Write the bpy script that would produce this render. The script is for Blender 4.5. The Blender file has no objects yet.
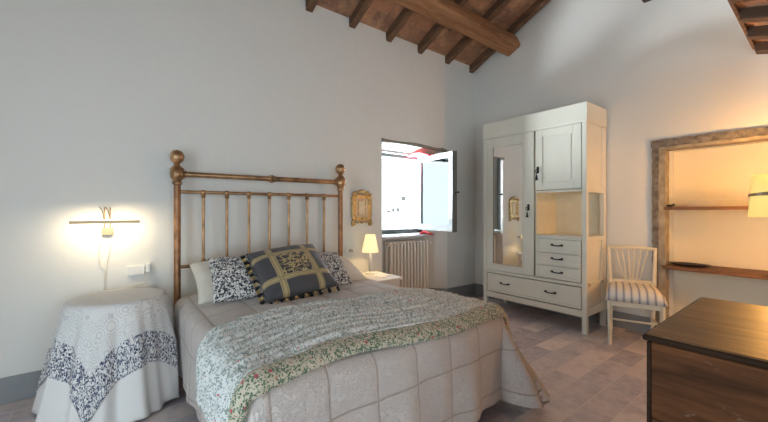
import bpy, bmesh, math, random
from mathutils import Vector, Matrix, noise
random.seed(7)
S = bpy.context.scene
COL = S.collection
PI = math.pi

# ------------------------------------------------------------------ materials
def new_mat(name):
    m = bpy.data.materials.new(name); m.use_nodes = True
    nt = m.node_tree
    b = nt.nodes['Principled BSDF']
    return m, nt, b

def setin(b, k, v):
    if k in b.inputs: b.inputs[k].default_value = v

def rgb(c): return (c[0], c[1], c[2], 1.0)

class N:
    """tiny node-graph helper"""
    def __init__(s, nt): s.nt = nt
    def node(s, t, **kw):
        n = s.nt.nodes.new(t)
        for k, v in kw.items(): setattr(n, k, v)
        return n
    def link(s, a, b): s.nt.links.new(a, b)
    def val(s, inp, v):
        if hasattr(v, 'is_linked') or isinstance(v, bpy.types.NodeSocket): s.link(v, inp)
        else: inp.default_value = v
    def math(s, op, a, b=0.0, clamp=False):
        n = s.node('ShaderNodeMath', operation=op); n.use_clamp = clamp
        s.val(n.inputs[0], a)
        if len(n.inputs) > 1: s.val(n.inputs[1], b)
        return n.outputs[0]
    def mix(s, f, a, b):
        n = s.node('ShaderNodeMix', data_type='RGBA')
        s.val(n.inputs[0], f)
        s.val(n.inputs[6], a if not isinstance(a, tuple) else rgb(a))
        s.val(n.inputs[7], b if not isinstance(b, tuple) else rgb(b))
        return n.outputs[2]
    def coord(s, which='Object', scale=(1, 1, 1), rot=(0, 0, 0), loc=(0, 0, 0)):
        t = s.node('ShaderNodeTexCoord'); m = s.node('ShaderNodeMapping')
        s.link(t.outputs[which], m.inputs[0])
        m.inputs['Location'].default_value = loc
        m.inputs['Rotation'].default_value = rot
        m.inputs['Scale'].default_value = scale
        return m.outputs[0]
    def noise(s, vec, scale, detail=3, rough=.55, dist=0.0):
        n = s.node('ShaderNodeTexNoise'); s.link(vec, n.inputs['Vector'])
        n.inputs['Scale'].default_value = scale; n.inputs['Detail'].default_value = detail
        n.inputs['Roughness'].default_value = rough; n.inputs['Distortion'].default_value = dist
        return n
    def voro(s, vec, scale, feature='F1', rnd=1.0):
        n = s.node('ShaderNodeTexVoronoi', feature=feature); s.link(vec, n.inputs['Vector'])
        n.inputs['Scale'].default_value = scale; n.inputs['Randomness'].default_value = rnd
        return n
    def ramp(s, f, stops):
        n = s.node('ShaderNodeValToRGB'); s.link(f, n.inputs[0])
        e = n.color_ramp.elements
        while len(e) < len(stops): e.new(.5)
        for i, (p, c) in enumerate(stops): e[i].position = p; e[i].color = rgb(c)
        return n.outputs[0]
    def bump(s, h, strength, dist, b, normal=None):
        n = s.node('ShaderNodeBump'); s.link(h, n.inputs['Height'])
        n.inputs['Strength'].default_value = strength; n.inputs['Distance'].default_value = dist
        if normal: s.link(normal, n.inputs['Normal'])
        s.link(n.outputs[0], b.inputs['Normal']); return n.outputs[0]
    def sep(s, vec):
        n = s.node('ShaderNodeSeparateXYZ'); s.link(vec, n.inputs[0]); return n.outputs

def simple(name, col, rough=.5, metal=0.0, var=.0, vscale=8, bump=0.0, bscale=40, bdist=.005, stretch=(1, 1, 1), **kw):
    m, nt, b = new_mat(name); n = N(nt)
    setin(b, 'Base Color', rgb(col)); setin(b, 'Roughness', rough); setin(b, 'Metallic', metal)
    for k, v in kw.items(): setin(b, k.replace('_', ' '), v)
    if var or bump:
        v = n.coord('Object', stretch)
        if var:
            t = n.noise(v, vscale, 4)
            lo = tuple(max(0, c * (1 - var)) for c in col); hi = tuple(min(1, c * (1 + var)) for c in col)
            n.link(n.ramp(t.outputs[0], [(.3, lo), (.7, hi)]), b.inputs['Base Color'])
        if bump:
            n.bump(n.noise(v, bscale, 4).outputs[0], bump, bdist, b)
    return m

def plaster(name, col, warm=(.8, .76, .7)):
    m, nt, b = new_mat(name); n = N(nt)
    v = n.coord('Object')
    big = n.noise(v, .9, 3).outputs[0]
    n.link(n.mix(n.math('MULTIPLY', big, .25), col, warm), b.inputs['Base Color'])
    setin(b, 'Roughness', .92); setin(b, 'Specular IOR Level', .15)
    h = n.math('ADD', n.noise(v, 3.0, 3).outputs[0], n.math('MULTIPLY', n.noise(v, 45, 3).outputs[0], .06))
    n.bump(h, .35, .03, b)
    return m

def wood(name, dark, light, axis=0, scale=1.0, rough=.45, bump=.25, red=None, spec=.3, worn=None):
    """long grain along the given object axis"""
    m, nt, b = new_mat(name); n = N(nt)
    sc = [9 * scale] * 3; sc[axis] = .9 * scale
    v = n.coord('Object', tuple(sc))
    a = n.noise(v, 1.6, 6, .62, .8).outputs[0]
    fine = n.noise(n.coord('Object', tuple(c * 5 for c in sc)), 2.0, 4, .6).outputs[0]
    f = n.math('ADD', n.math('MULTIPLY', a, .75), n.math('MULTIPLY', fine, .25))
    mid = tuple((p + q) / 2 for p, q in zip(dark, light))
    c = n.ramp(f, [(.33, dark), (.5, mid), (.68, light)])
    if red:
        c = n.mix(n.math('MULTIPLY', n.noise(n.coord('Object'), 2.2, 2).outputs[0], .8), c, red)
    if worn:
        w_ = n.noise(n.coord('Object', (7, 7, 7) if axis != 1 else (9, 5, 11)), 1.6, 7, .75, 1.5).outputs[0]
        c = n.mix(n.math('MULTIPLY', n.math('SUBTRACT', w_, .60, True), 5.0, True), c, worn)
    n.link(c, b.inputs['Base Color']); setin(b, 'Roughness', rough)
    n.bump(f, bump, .01, b); setin(b, 'Specular IOR Level', spec)
    return m

def floor_mat():
    m, nt, b = new_mat('terracotta_tiles'); n = N(nt)
    v = n.coord('Object', (1, 1, 1), (0, 0, 0), (.11, .07, 0))
    wob = n.node('ShaderNodeVectorMath', operation='MULTIPLY_ADD')
    n.link(n.noise(v, 5, 2).outputs['Color'], wob.inputs[0]); wob.inputs[1].default_value = (.008, .008, 0); n.link(v, wob.inputs[2])
    br = n.node('ShaderNodeTexBrick'); n.link(wob.outputs[0], br.inputs['Vector'])
    br.inputs['Scale'].default_value = 1.0
    br.inputs['Brick Width'].default_value = .345; br.inputs['Row Height'].default_value = .172
    br.inputs['Mortar Size'].default_value = .0034; br.inputs['Mortar Smooth'].default_value = .2
    br.inputs['Bias'].default_value = 0
    br.inputs['Color1'].default_value = rgb((0, 0, 0)); br.inputs['Color2'].default_value = rgb((1, 1, 1))
    br.inputs['Mortar'].default_value = rgb((.5, .5, .5))
    tile = n.ramp(br.outputs['Color'], [(.0, (.26, .235, .29)), (.3, (.62, .54, .55)), (.5, (.40, .37, .43)), (.75, (.80, .68, .63)), (1, (.50, .45, .49))])  # tile tones tinted bluish, the cool daylight cast put into the colour
    t = n.noise(v, 16, 5, .7).outputs[0]
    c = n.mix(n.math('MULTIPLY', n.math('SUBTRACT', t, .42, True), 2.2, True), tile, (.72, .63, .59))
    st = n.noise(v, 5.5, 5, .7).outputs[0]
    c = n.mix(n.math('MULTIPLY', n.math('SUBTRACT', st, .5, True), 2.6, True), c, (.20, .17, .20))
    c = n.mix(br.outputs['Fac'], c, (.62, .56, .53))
    n.link(c, b.inputs['Base Color'])
    r = n.math('ADD', n.math('MULTIPLY', n.noise(v, 14, 4).outputs[0], .22), .25)
    n.link(r, b.inputs['Roughness']); setin(b, 'Specular IOR Level', .6)
    h = n.math('SUBTRACT', n.math('MULTIPLY', n.noise(v, 9, 4).outputs[0], .6), n.math('MULTIPLY', br.outputs['Fac'], .8))
    n.bump(h, .5, .008, b)
    return m

def tile_ceiling():
    m, nt, b = new_mat('terracotta_ceiling_slabs'); n = N(nt)
    v = n.coord('Object')
    br = n.node('ShaderNodeTexBrick'); n.link(v, br.inputs['Vector'])
    br.inputs['Scale'].default_value = 1.0
    br.inputs['Brick Width'].default_value = .30; br.inputs['Row Height'].default_value = .15
    br.inputs['Mortar Size'].default_value = .004
    br.inputs['Color1'].default_value = rgb((.40, .205, .115)); br.inputs['Color2'].default_value = rgb((.22, .12, .08))
    br.inputs['Mortar'].default_value = rgb((.25, .17, .12))
    t = n.noise(v, 6, 5, .65).outputs[0]
    c = n.mix(n.math('MULTIPLY', n.math('SUBTRACT', t, .48, True), 4.0, True), br.outputs['Color'], (.56, .33, .19))
    t2 = n.noise(v, 9, 5, .7, .8).outputs[0]
    c = n.mix(n.math('MULTIPLY', n.math('SUBTRACT', t2, .54, True), 5.0, True), c, (.12, .075, .055))
    n.link(c, b.inputs['Base Color'])
    setin(b, 'Roughness', .8)
    n.bump(n.math('SUBTRACT', t, n.math('MULTIPLY', br.outputs['Fac'], .5)), .5, .012, b)
    return m

def floral(name, base, layers, vines=None, rough=.85, coord='Object', bump=None, extra=None, scale=1.0):
    """printed cloth: scattered little flowers and leaves; layers = (scale, radius, share, colour, stretch)"""
    m, nt, b = new_mat(name); n = N(nt)
    c = None
    v0 = n.coord(coord, (scale,) * 3)
    wob = n.noise(v0, 25, 2)
    vv = n.node('ShaderNodeVectorMath', operation='MULTIPLY_ADD')
    n.link(wob.outputs['Color'], vv.inputs[0]); vv.inputs[1].default_value = (.018,) * 3; n.link(v0, vv.inputs[2])
    v = vv.outputs[0]
    rgbn = n.node('ShaderNodeRGB'); rgbn.outputs[0].default_value = rgb(base); c = rgbn.outputs[0]
    if vines:
        for (sc, w, col) in vines:
            t = n.noise(v, sc, 1, .4, .6).outputs[0]
            d = n.math('ABSOLUTE', n.math('SUBTRACT', t, .5))
            c = n.mix(n.math('LESS_THAN', d, w), c, col)
    for (sc, r, share, col, st) in layers:
        mp = n.node('ShaderNodeMapping'); n.link(v, mp.inputs[0]); mp.inputs['Scale'].default_value = st
        mp.inputs['Rotation'].default_value = (sc * .37, sc * .11, sc * .71)
        vo = n.voro(mp.outputs[0], sc)
        s = n.sep(vo.outputs['Color'])
        k = n.math('MULTIPLY', n.math('LESS_THAN', vo.outputs['Distance'], r), n.math('LESS_THAN', s[0], share))
        c = n.mix(k, c, col)
    if extra: c = extra(n, c, b)
    n.link(c, b.inputs['Base Color']); setin(b, 'Roughness', rough); setin(b, 'Specular IOR Level', .2)
    setin(b, 'Sheen Weight', .15)
    weave = n.noise(v0, 180, 2).outputs[0]
    n.bump(weave, .12, .002, b)
    return m

def quilted(name, col, cell=.235):
    """bedspread stitched in squares (stitch lines from the cloth's own coordinates)"""
    m, nt, b = new_mat(name); n = N(nt)
    uv = n.coord('UV')
    x, y, _ = n.sep(uv)
    def line(c):
        f = n.math('ABSOLUTE', n.math('SUBTRACT', n.math('FRACT', n.math('DIVIDE', c, cell)), .5))
        return n.math('POWER', n.math('SUBTRACT', 1.0, n.math('MULTIPLY', f, 2.0)), .35)
    h = n.math('MINIMUM', line(x), line(y))
    # fine all-over meander stitching
    t = n.noise(uv, 26, 3, .6, 1.2).outputs[0]
    me = n.math('ABSOLUTE', n.math('SUBTRACT', t, .5))
    fine = n.math('MINIMUM', n.math('MULTIPLY', me, 9.0), .6)
    hh = n.math('ADD', h, n.math('MULTIPLY', fine, .4))
    thread = n.math('LESS_THAN', h, .33)
    c = n.mix(n.math('MULTIPLY', n.noise(uv, 40, 3).outputs[0], .5), col, tuple(k * .82 for k in col))
    c = n.mix(n.math('MULTIPLY', thread, .6), c, (.33, .25, .20))
    n.link(c, b.inputs['Base Color'])
    setin(b, 'Roughness', .62); setin(b, 'Sheen Weight', .3); setin(b, 'Specular IOR Level', .35)
    n.bump(hh, .75, .016, b)
    return m

def emissive(name, col, strength, base=None):
    m, nt, b = new_mat(name)
    setin(b, 'Base Color', rgb(base or col)); setin(b, 'Emission Color', rgb(col)); setin(b, 'Emission Strength', strength)
    setin(b, 'Roughness', .6)
    return m

M = {}
M['wall'] = plaster('white_plaster', (.79, .79, .765), (.75, .745, .71))
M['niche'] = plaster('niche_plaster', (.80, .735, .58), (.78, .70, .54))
M['skirting'] = simple('grey_skirting_paint', (.27, .285, .30), .6, var=.08, bump=.1, bscale=6)
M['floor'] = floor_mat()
M['slab'] = tile_ceiling()
M['rafter'] = wood('old_rafter_wood', (.06, .034, .022), (.26, .145, .085), 1, 1.0, .75, .5, worn=(.34, .22, .14))
M['joist'] = wood('dark_joist_wood', (.04, .024, .016), (.13, .075, .045), 1, 1.0, .7, .4)
M['beam'] = wood('hewn_beam_wood', (.17, .075, .035), (.46, .24, .12), 0, .6, .7, .8, worn=(.66, .42, .24))
M['darkbeam'] = wood('dark_beam_wood', (.03, .025, .022), (.08, .06, .05), 0, .8, .7, .4)
M['stone'] = simple('rough_grey_stone', (.20, .18, .155), .9, var=.5, vscale=22, bump=.9, bscale=28, bdist=.02)
M['stonewarm'] = simple('dressed_stone', (.36, .31, .235), .85, var=.3, vscale=14, bump=.5, bscale=24, bdist=.01)
M['lintel'] = simple('window_lintel_stone', (.24, .225, .20), .9, var=.25, vscale=12, bump=.7, bscale=20, bdist=.01)
M['windark'] = simple('dark_grey_green_window', (.085, .105, .11), .5, var=.05)
M['winwhite'] = simple('white_window_paint', (.72, .76, .78), .35)
M['sill'] = simple('pale_stone_sill', (.50, .52, .56), .35, var=.1)
M['brass'] = simple('aged_brass', (.42, .25, .13), .38, .8, var=.5, vscale=9)
M['ironbrass'] = simple('worn_copper_brown', (.30, .15, .075), .42, .65, var=.4, vscale=14)
M['spread'] = quilted('quilted_bedspread_cloth', (.61, .555, .525))
M['sheet'] = simple('ivory_pillow_linen', (.74, .69, .60), .85, var=.06, vscale=5, bump=.25, bscale=9, bdist=.01, Sheen_Weight=.2)
M['cream'] = simple('cream_furniture_paint', (.77, .75, .655), .38, var=.04, vscale=3)
M['creamin'] = simple('cream_cabinet_lining', (.74, .68, .52), .5, var=.05)
M['gapshade'] = simple('painted_gap_shade', (.10, .095, .08), .8)  # dark tone standing in for shade in the drawer gaps
M['mirror'] = simple('silvered_mirror', (.86, .87, .87), .02, 1.0)
M['blackiron'] = simple('black_iron', (.025, .024, .026), .35, .6)
M['chairpaint'] = simple('cream_chair_paint', (.76, .70, .55), .4, var=.05)
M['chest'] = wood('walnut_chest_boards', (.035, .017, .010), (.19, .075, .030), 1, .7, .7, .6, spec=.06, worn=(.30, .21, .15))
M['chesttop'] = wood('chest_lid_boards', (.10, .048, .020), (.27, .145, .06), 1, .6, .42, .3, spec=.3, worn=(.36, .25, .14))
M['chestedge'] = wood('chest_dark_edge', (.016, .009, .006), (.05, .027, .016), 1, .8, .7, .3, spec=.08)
M['shelf'] = wood('dark_shelf_board', (.06, .028, .014), (.24, .12, .055), 1, .9, .5, .3)
M['radiator'] = simple('cream_radiator_enamel', (.80, .76, .70), .3)
M['whiteplastic'] = simple('white_plastic', (.80, .80, .78), .3)
M['tan'] = simple('tan_plug', (.55, .43, .36), .4)
M['lampmetal'] = simple('bronze_lamp_metal', (.34, .25, .15), .35, .8)
M['lampwhite'] = simple('pale_lamp_plate', (.22, .21, .15), .6)
M['gilt'] = simple('old_gilt', (.58, .42, .20), .42, .6, var=.5, vscale=30, bump=.5, bscale=60, bdist=.006)
M['panel'] = simple('pale_mount_board', (.70, .60, .47), .7, var=.08)
M['white'] = simple('white_nightstand_paint', (.80, .77, .72), .4)
M['red'] = simple('red_cloth', (.80, .09, .10), .8)
M['blackdish'] = simple('black_glazed_dish', (.035, .03, .028), .25)
M['box'] = simple('cream_box_card', (.72, .66, .50), .7, var=.06)
M['paper'] = simple('white_paper', (.85, .80, .78), .7)
M['cord'] = simple('pale_cord', (.78, .75, .68), .5)
M['cloth'] = simple('white_cotton', (.80, .785, .77), .85, var=.03, vscale=3, bump=.15, bscale=60, bdist=.003, Sheen_Weight=.15)
M['stair'] = simple('facade_render', (.80, .78, .74), .9)
M['fdark'] = simple('facade_shutter', (.07, .06, .055), .8)
def glass_mat():
    m, nt, b = new_mat('window_glass')
    nt.nodes.remove(b); n = N(nt)
    out = nt.nodes['Material Output']
    tr = n.node('ShaderNodeBsdfTransparent'); gl = n.node('ShaderNodeBsdfGlossy')
    gl.inputs['Roughness'].default_value = .0
    tr.inputs['Color'].default_value = (.93, .95, .95, 1)
    fr = n.node('ShaderNodeFresnel'); fr.inputs['IOR'].default_value = 3.0
    mx = n.node('ShaderNodeMixShader'); n.link(fr.outputs[0], mx.inputs[0])
    n.link(tr.outputs[0], mx.inputs[1]); n.link(gl.outputs[0], mx.inputs[2]); n.link(mx.outputs[0], out.inputs[0])
    return m
M['glass'] = glass_mat()
def shade_mat(name, col, strength):
    m, nt, b = new_mat(name); n = N(nt)
    setin(b, 'Base Color', rgb(col)); setin(b, 'Roughness', .8)
    setin(b, 'Emission Color', rgb(col)); setin(b, 'Emission Strength', strength)
    return m
M['shade'] = shade_mat('lit_cream_shade', (1.0, .80, .42), .85)
M['shadeyellow'] = shade_mat('lit_yellow_shade', (.95, .72, .22), .62)
M['tubeglow'] = emissive('tube_glow', (1, .88, .66), 1.2)
M['bulb'] = emissive('bulb_glow', (1, .85, .6), 6)
BLK = (.045, .043, .055)
M['floralbw'] = floral('black_and_white_floral_print', (.74, .73, .70),
    [(46, .36, .62, BLK, (1, 1, 1)), (78, .38, .6, BLK, (1, .55, 1)), (100, .34, .4, (.25, .25, .28), (1, 1, 1)), (26, .22, .40, (.08, .08, .14), (1, 1, 1)), (26, .09, .40, (.70, .69, .67), (1, 1, 1))],
    vines=[(22, .024, BLK), (36, .02, BLK)])
GRN, DGR = (.14, .21, .14), (.06, .10, .07)
M['quilttop'] = floral('small_rose_quilt_print', (.70, .72, .71),
    [(80, .34, .60, (.30, .36, .34), (1, .6, 1)), (110, .34, .5, (.19, .23, .26), (1, 1, 1)), (60, .30, .3, (.42, .47, .40), (1, .5, 1)), (24, .17, .12, (.62, .12, .15), (1, 1, 1)), (40, .16, .10, (.68, .34, .33), (1, 1, 1))],
    vines=[(26, .016, (.30, .36, .32))])
M['quiltedge'] = floral('cream_rose_quilt_edge', (.56, .51, .40),
    [(84, .38, .7, GRN, (1, .6, 1)), (125, .38, .6, DGR, (1, 1, 1)), (28, .22, .25, (.50, .08, .10), (1, 1, 1)), (46, .24, .2, (.55, .25, .2), (1, 1, 1))],
    vines=[(28, .022, GRN)])
INK, GRY = (.045, .05, .10), (.50, .51, .53)
def border(n, c, b):
    """blue floral border along the hem of the square cloth, pale grey lines inside it"""
    uv = n.coord('UV'); x, y, _ = n.sep(uv)
    ax, ay = n.math('ABSOLUTE', x), n.math('ABSOLUTE', y)
    d = n.math('MAXIMUM', ax, ay)
    inb = n.math('GREATER_THAN', d, .432)
    vr = n.voro(uv, 15)
    ln = n.math('LESS_THAN', n.math('FRACT', n.math('MULTIPLY', vr.outputs['Distance'], 5.2)), .30)
    ring = n.math('GREATER_THAN', d, .235)
    vo = n.voro(uv, 85)
    dots = n.math('LESS_THAN', vo.outputs['Distance'], .27)
    inner = n.math('MULTIPLY', n.math('MAXIMUM', n.math('MULTIPLY', ln, .8), n.math('MULTIPLY', dots, .7)), n.math('ADD', n.math('MULTIPLY', ring, .6), .25))
    pale = n.mix(inner, (.77, .765, .75), (.52, .53, .56))
    return n.mix(inb, pale, c)
M['overcloth'] = floral('blue_border_table_print', (.76, .755, .75),
    [(64, .38, .70, INK, (1, 1, 1)), (100, .36, .6, (.13, .14, .20), (1, .55, 1)), (30, .24, .40, INK, (1, 1, 1)), (30, .10, .40, (.70, .70, .72), (1, 1, 1))],
    vines=[(24, .024, (.12, .13, .20)), (36, .02, (.2, .21, .28))], coord='UV', extra=border)
def gold_patch(n, c, b):
    uv = n.coord('UV'); x, y, _ = n.sep(uv)
    def tri(c_):   # distance from centre, -1..1 cloth
        return n.math('ABSOLUTE', c_)
    ax, ay = tri(x), tri(y)
    band = lambda a: n.math('LESS_THAN', n.math('ABSOLUTE', n.math('SUBTRACT', a, .50)), .085)
    stripe = lambda a: n.math('LESS_THAN', n.math('ABSOLUTE', n.math('SUBTRACT', n.math('ABSOLUTE', n.math('SUBTRACT', a, .50)), .05)), .014)
    bands = n.math('MAXIMUM', band(ax), band(ay))
    thin = n.math('MAXIMUM', stripe(ax), stripe(ay))
    centre = n.math('MULTIPLY', n.math('LESS_THAN', ax, .415), n.math('LESS_THAN', ay, .415))
    t = n.noise(uv, 3.6, 2, .5, 1.6).outputs[0]
    dam = n.math('LESS_THAN', n.math('ABSOLUTE', n.math('SUBTRACT', t, .5)), .045)
    damask = n.mix(dam, (.06, .055, .06), (.50, .39, .19))
    c = n.mix(bands, c, (.43, .345, .19))
    c = n.mix(n.math('MULTIPLY', thin, .8), c, (.24, .18, .09))
    return n.mix(centre, c, damask)
M['goldcushion'] = floral('grey_silk_with_gold_bands', (.072, .070, .078), [], extra=gold_patch, rough=.5)
M['cushback'] = simple('dark_grey_silk', (.08, .078, .085), .5)
def stripes():
    m, nt, b = new_mat('blue_striped_ticking'); n = N(nt)
    uv = n.coord('UV'); x, y, _ = n.sep(uv)
    f = n.math('FRACT', n.math('MULTIPLY', x, 8.0))
    wide = n.math('LESS_THAN', n.math('ABSOLUTE', n.math('SUBTRACT', f, .5)), .10)
    thin = n.math('LESS_THAN', n.math('ABSOLUTE', n.math('SUBTRACT', n.math('ABSOLUTE', n.math('SUBTRACT', f, .5)), .17)), .022)
    c = n.mix(wide, (.80, .77, .70), (.27, .30, .40))
    c = n.mix(thin, c, (.50, .40, .25))
    n.link(c, b.inputs['Base Color']); setin(b, 'Roughness', .85)
    return m
M['stripes'] = stripes()

# ------------------------------------------------------------------ geometry helpers
class G:
    def __init__(s):
        s.bm = bmesh.new(); s.uv = None
    def box(s, x0, x1, y0, y1, z0, z1, mi=0, rot=None, piv=None):
        vs = [s.bm.verts.new((x, y, z)) for z in (z0, z1) for y in (y0, y1) for x in (x0, x1)]
        for f in ((0, 2, 3, 1), (4, 5, 7, 6), (0, 1, 5, 4), (2, 6, 7, 3), (0, 4, 6, 2), (1, 3, 7, 5)):
            fc = s.bm.faces.new([vs[i] for i in f]); fc.material_index = mi
        if rot is not None:
            bmesh.ops.rotate(s.bm, verts=vs, cent=piv or ((x0 + x1) / 2, (y0 + y1) / 2, (z0 + z1) / 2), matrix=rot)
        return s
    def prism(s, poly, z0, z1, mi=0, axis='z'):
        """extrude a 2-D polygon; axis z: (x,y); axis x: (y,z) ; axis y: (x,z)"""
        def P(p, w):
            return {'z': (p[0], p[1], w), 'x': (w, p[0], p[1]), 'y': (p[0], w, p[1])}[axis]
        a = [s.bm.verts.new(P(p, z0)) for p in poly]; b = [s.bm.verts.new(P(p, z1)) for p in poly]
        k = len(poly)
        fs = [s.bm.faces.new(a[::-1]), s.bm.faces.new(b)]
        for i in range(k): fs.append(s.bm.faces.new((a[i], a[(i + 1) % k], b[(i + 1) % k], b[i])))
        for f in fs: f.material_index = mi
        return s
    def tube(s, pts, r, n=12, mi=0, closed=False, cap=True):
        pts = [Vector(p) for p in pts]
        rs = r if isinstance(r, (list, tuple)) else [r] * len(pts)
        rings = []; ref = None
        for i, p in enumerate(pts):
            if closed: d = pts[(i + 1) % len(pts)] - pts[i - 1]
            else: d = pts[min(i + 1, len(pts) - 1)] - pts[max(i - 1, 0)]
            d.normalize()
            if ref is None:
                ref = Vector((0, 0, 1)) if abs(d.z) < .9 else Vector((1, 0, 0))
            u = (ref - d * ref.dot(d)).normalized(); ref = u; w = d.cross(u)
            rings.append([s.bm.verts.new(p + (u * math.cos(2 * PI * k / n) + w * math.sin(2 * PI * k / n)) * rs[i]) for k in range(n)])
        m = len(rings)
        for i in range(m if closed else m - 1):
            a, b = rings[i], rings[(i + 1) % m]
            for k in range(n):
                f = s.bm.faces.new((a[k], a[(k + 1) % n], b[(k + 1) % n], b[k])); f.material_index = mi
        if cap and not closed:
            s.bm.faces.new(rings[0][::-1]).material_index = mi; s.bm.faces.new(rings[-1]).material_index = mi
        return s
    def lathe(s, prof, o=(0, 0, 0), n=24, mi=0, M4=None, cap=True):
        o = Vector(o); rings = []
        for (r, z) in prof:
            ring = []
            for k in range(n):
                p = Vector((r * math.cos(2 * PI * k / n), r * math.sin(2 * PI * k / n), z))
                if M4 is not None: p = M4 @ p
                ring.append(s.bm.verts.new(p + o))
            rings.append(ring)
        for a, b in zip(rings, rings[1:]):
            for k in range(n):
                s.bm.faces.new((a[k], a[(k + 1) % n], b[(k + 1) % n], b[k])).material_index = mi
        if cap:
            s.bm.faces.new(rings[0][::-1]).material_index = mi; s.bm.faces.new(rings[-1]).material_index = mi
        return s
    def ball(s, c, r, sc=(1, 1, 1), mi=0, n=16):
        q = bmesh.ops.create_uvsphere(s.bm, u_segments=n, v_segments=max(6, n // 2), radius=r)
        for v in q['verts']: v.co = Vector((v.co.x * sc[0], v.co.y * sc[1], v.co.z * sc[2])) + Vector(c)
        for v in q['verts']:
            for f in v.link_faces: f.material_index = mi
        return s
    def grid(s, nu, nv, fn, uvfn=None, mi=0):
        vs = [[s.bm.verts.new(fn(i / nu, j / nv)) for j in range(nv + 1)] for i in range(nu + 1)]
        lay = s.bm.loops.layers.uv.verify()
        for i in range(nu):
            for j in range(nv):
                ids = ((i, j), (i + 1, j), (i + 1, j + 1), (i, j + 1))
                f = s.bm.faces.new([vs[a][b] for a, b in ids]); f.material_index = mi
                for l, (a, b) in zip(f.loops, ids):
                    l[lay].uv = uvfn(a / nu, b / nv) if uvfn else (a / nu, b / nv)
        return s

def build(name, g, mats, parent=None, loc=None, smooth=40, bevel=0, mods=(), merge=0):
    bm = g.bm
    if merge: bmesh.ops.remove_doubles(bm, verts=bm.verts, dist=merge)
    bmesh.ops.recalc_face_normals(bm, faces=bm.faces)
    if smooth:
        bm.normal_update(); lim = math.radians(smooth)
        for f in bm.faces: f.smooth = True
        for e in bm.edges:
            if len(e.link_faces) == 2 and e.calc_face_angle(0) > lim: e.smooth = False
    me = bpy.data.meshes.new(name); bm.to_mesh(me); bm.free()
    for m in (mats if isinstance(mats, (list, tuple)) else [mats]): me.materials.append(m)
    o = bpy.data.objects.new(name, me); COL.objects.link(o)
    if loc is not None: o.location = loc
    if parent: o.parent = parent
    if bevel:
        b = o.modifiers.new('bevel', 'BEVEL'); b.width = bevel; b.segments = 2; b.limit_method = 'ANGLE'; b.angle_limit = math.radians(50)
    for (t, kw) in mods:
        d = o.modifiers.new(t.lower(), t)
        for k, v in kw.items(): setattr(d, k, v)
    return o

def tag(o, label, cat, group=None):
    o['label'] = label; o['category'] = cat; o['kind'] = 'thing'
    if group: o['group'] = group
    return o
def thing(name, label, cat, loc=(0, 0, 0), rz=0, group=None):
    o = bpy.data.objects.new(name, None); COL.objects.link(o)
    o.location = loc; o.rotation_euler = (0, 0, rz); o.empty_display_size = .1
    return tag(o, label, cat, group)
def struct(name, g, mats, **kw):
    o = build(name, g, mats, **kw)
    if not o.parent: o['kind'] = 'structure'
    return o
def copy_tree(o, parent=None):
    c = o.copy(); COL.objects.link(c)
    if parent: c.parent = parent
    for ch in list(o.children): copy_tree(ch, c)
    return c

# ------------------------------------------------------------------ room numbers
YA = 3.18          # inner face of the wall behind the bed
XB = 4.14          # inner face of the wall with the wardrobe
XD, YC = -1.6, -1.9
TAN = math.tan(math.radians(24.5))
def roof_z(y): return 3.16 + (YA - y) * TAN       # underside of the rafters, left slope
RID = .98

# floor
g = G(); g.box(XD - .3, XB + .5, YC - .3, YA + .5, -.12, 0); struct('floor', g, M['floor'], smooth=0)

# wall behind the bed, with the window embrasure
g = G()
g.box(XD - .3, 2.45, YA, YA + .5, 0, 3.45)
g.prism([(3.55, YA), (XB + .5, YA), (XB + .5, YA + .5), (3.33, YA + .5), (3.33, 3.43), (3.37, 3.39)], 0, 3.45)
g.prism([(YA, 2.00), (YA + .5, 1.90), (YA + .5, 3.45), (YA, 3.45)], 2.45, 3.55, axis='x')
g.box(2.45, 3.37, 3.39, YA + .5, 0, .86)
struct('wall_left', g, M['wall'], smooth=0)

# wall behind the wardrobe, with the shelved niche
NY1, NY0, NZ = .99, -.62, 1.79
g = G()
g.box(XB, XB + .5, NY1, YA, 0, 4.5)
g.box(XB, XB + .5, YC - .3, NY0, 0, 4.5)
g.box(XB, XB + .5, NY0, NY1, NZ, 4.5)
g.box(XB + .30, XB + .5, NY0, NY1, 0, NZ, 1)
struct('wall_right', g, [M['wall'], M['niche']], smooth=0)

# walls behind the camera, with a french door and a low window
DY0, DY1, DZ = .35, 1.45, 2.2
g = G()
g.box(XD - .3, XD, YC - .3, DY0, 0, 4.5); g.box(XD - .3, XD, DY1, YA, 0, 4.5); g.box(XD - .3, XD, DY0, DY1, DZ, 4.5)
struct('wall_back', g, M['wall'], smooth=0)
WX0, WX1, WZ0, WZ1 = -1.3, 1.5, .45, 1.75
g = G()
g.box(XD, WX0, YC - .3, YC, 0, 2.6); g.box(WX1, XB, YC - .3, YC, 0, 2.6)
g.box(WX0, WX1, YC - .3, YC, 0, WZ0); g.box(WX0, WX1, YC - .3, YC, WZ1, 2.6)
struct('wall_front', g, M['wall'], smooth=0)

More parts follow.
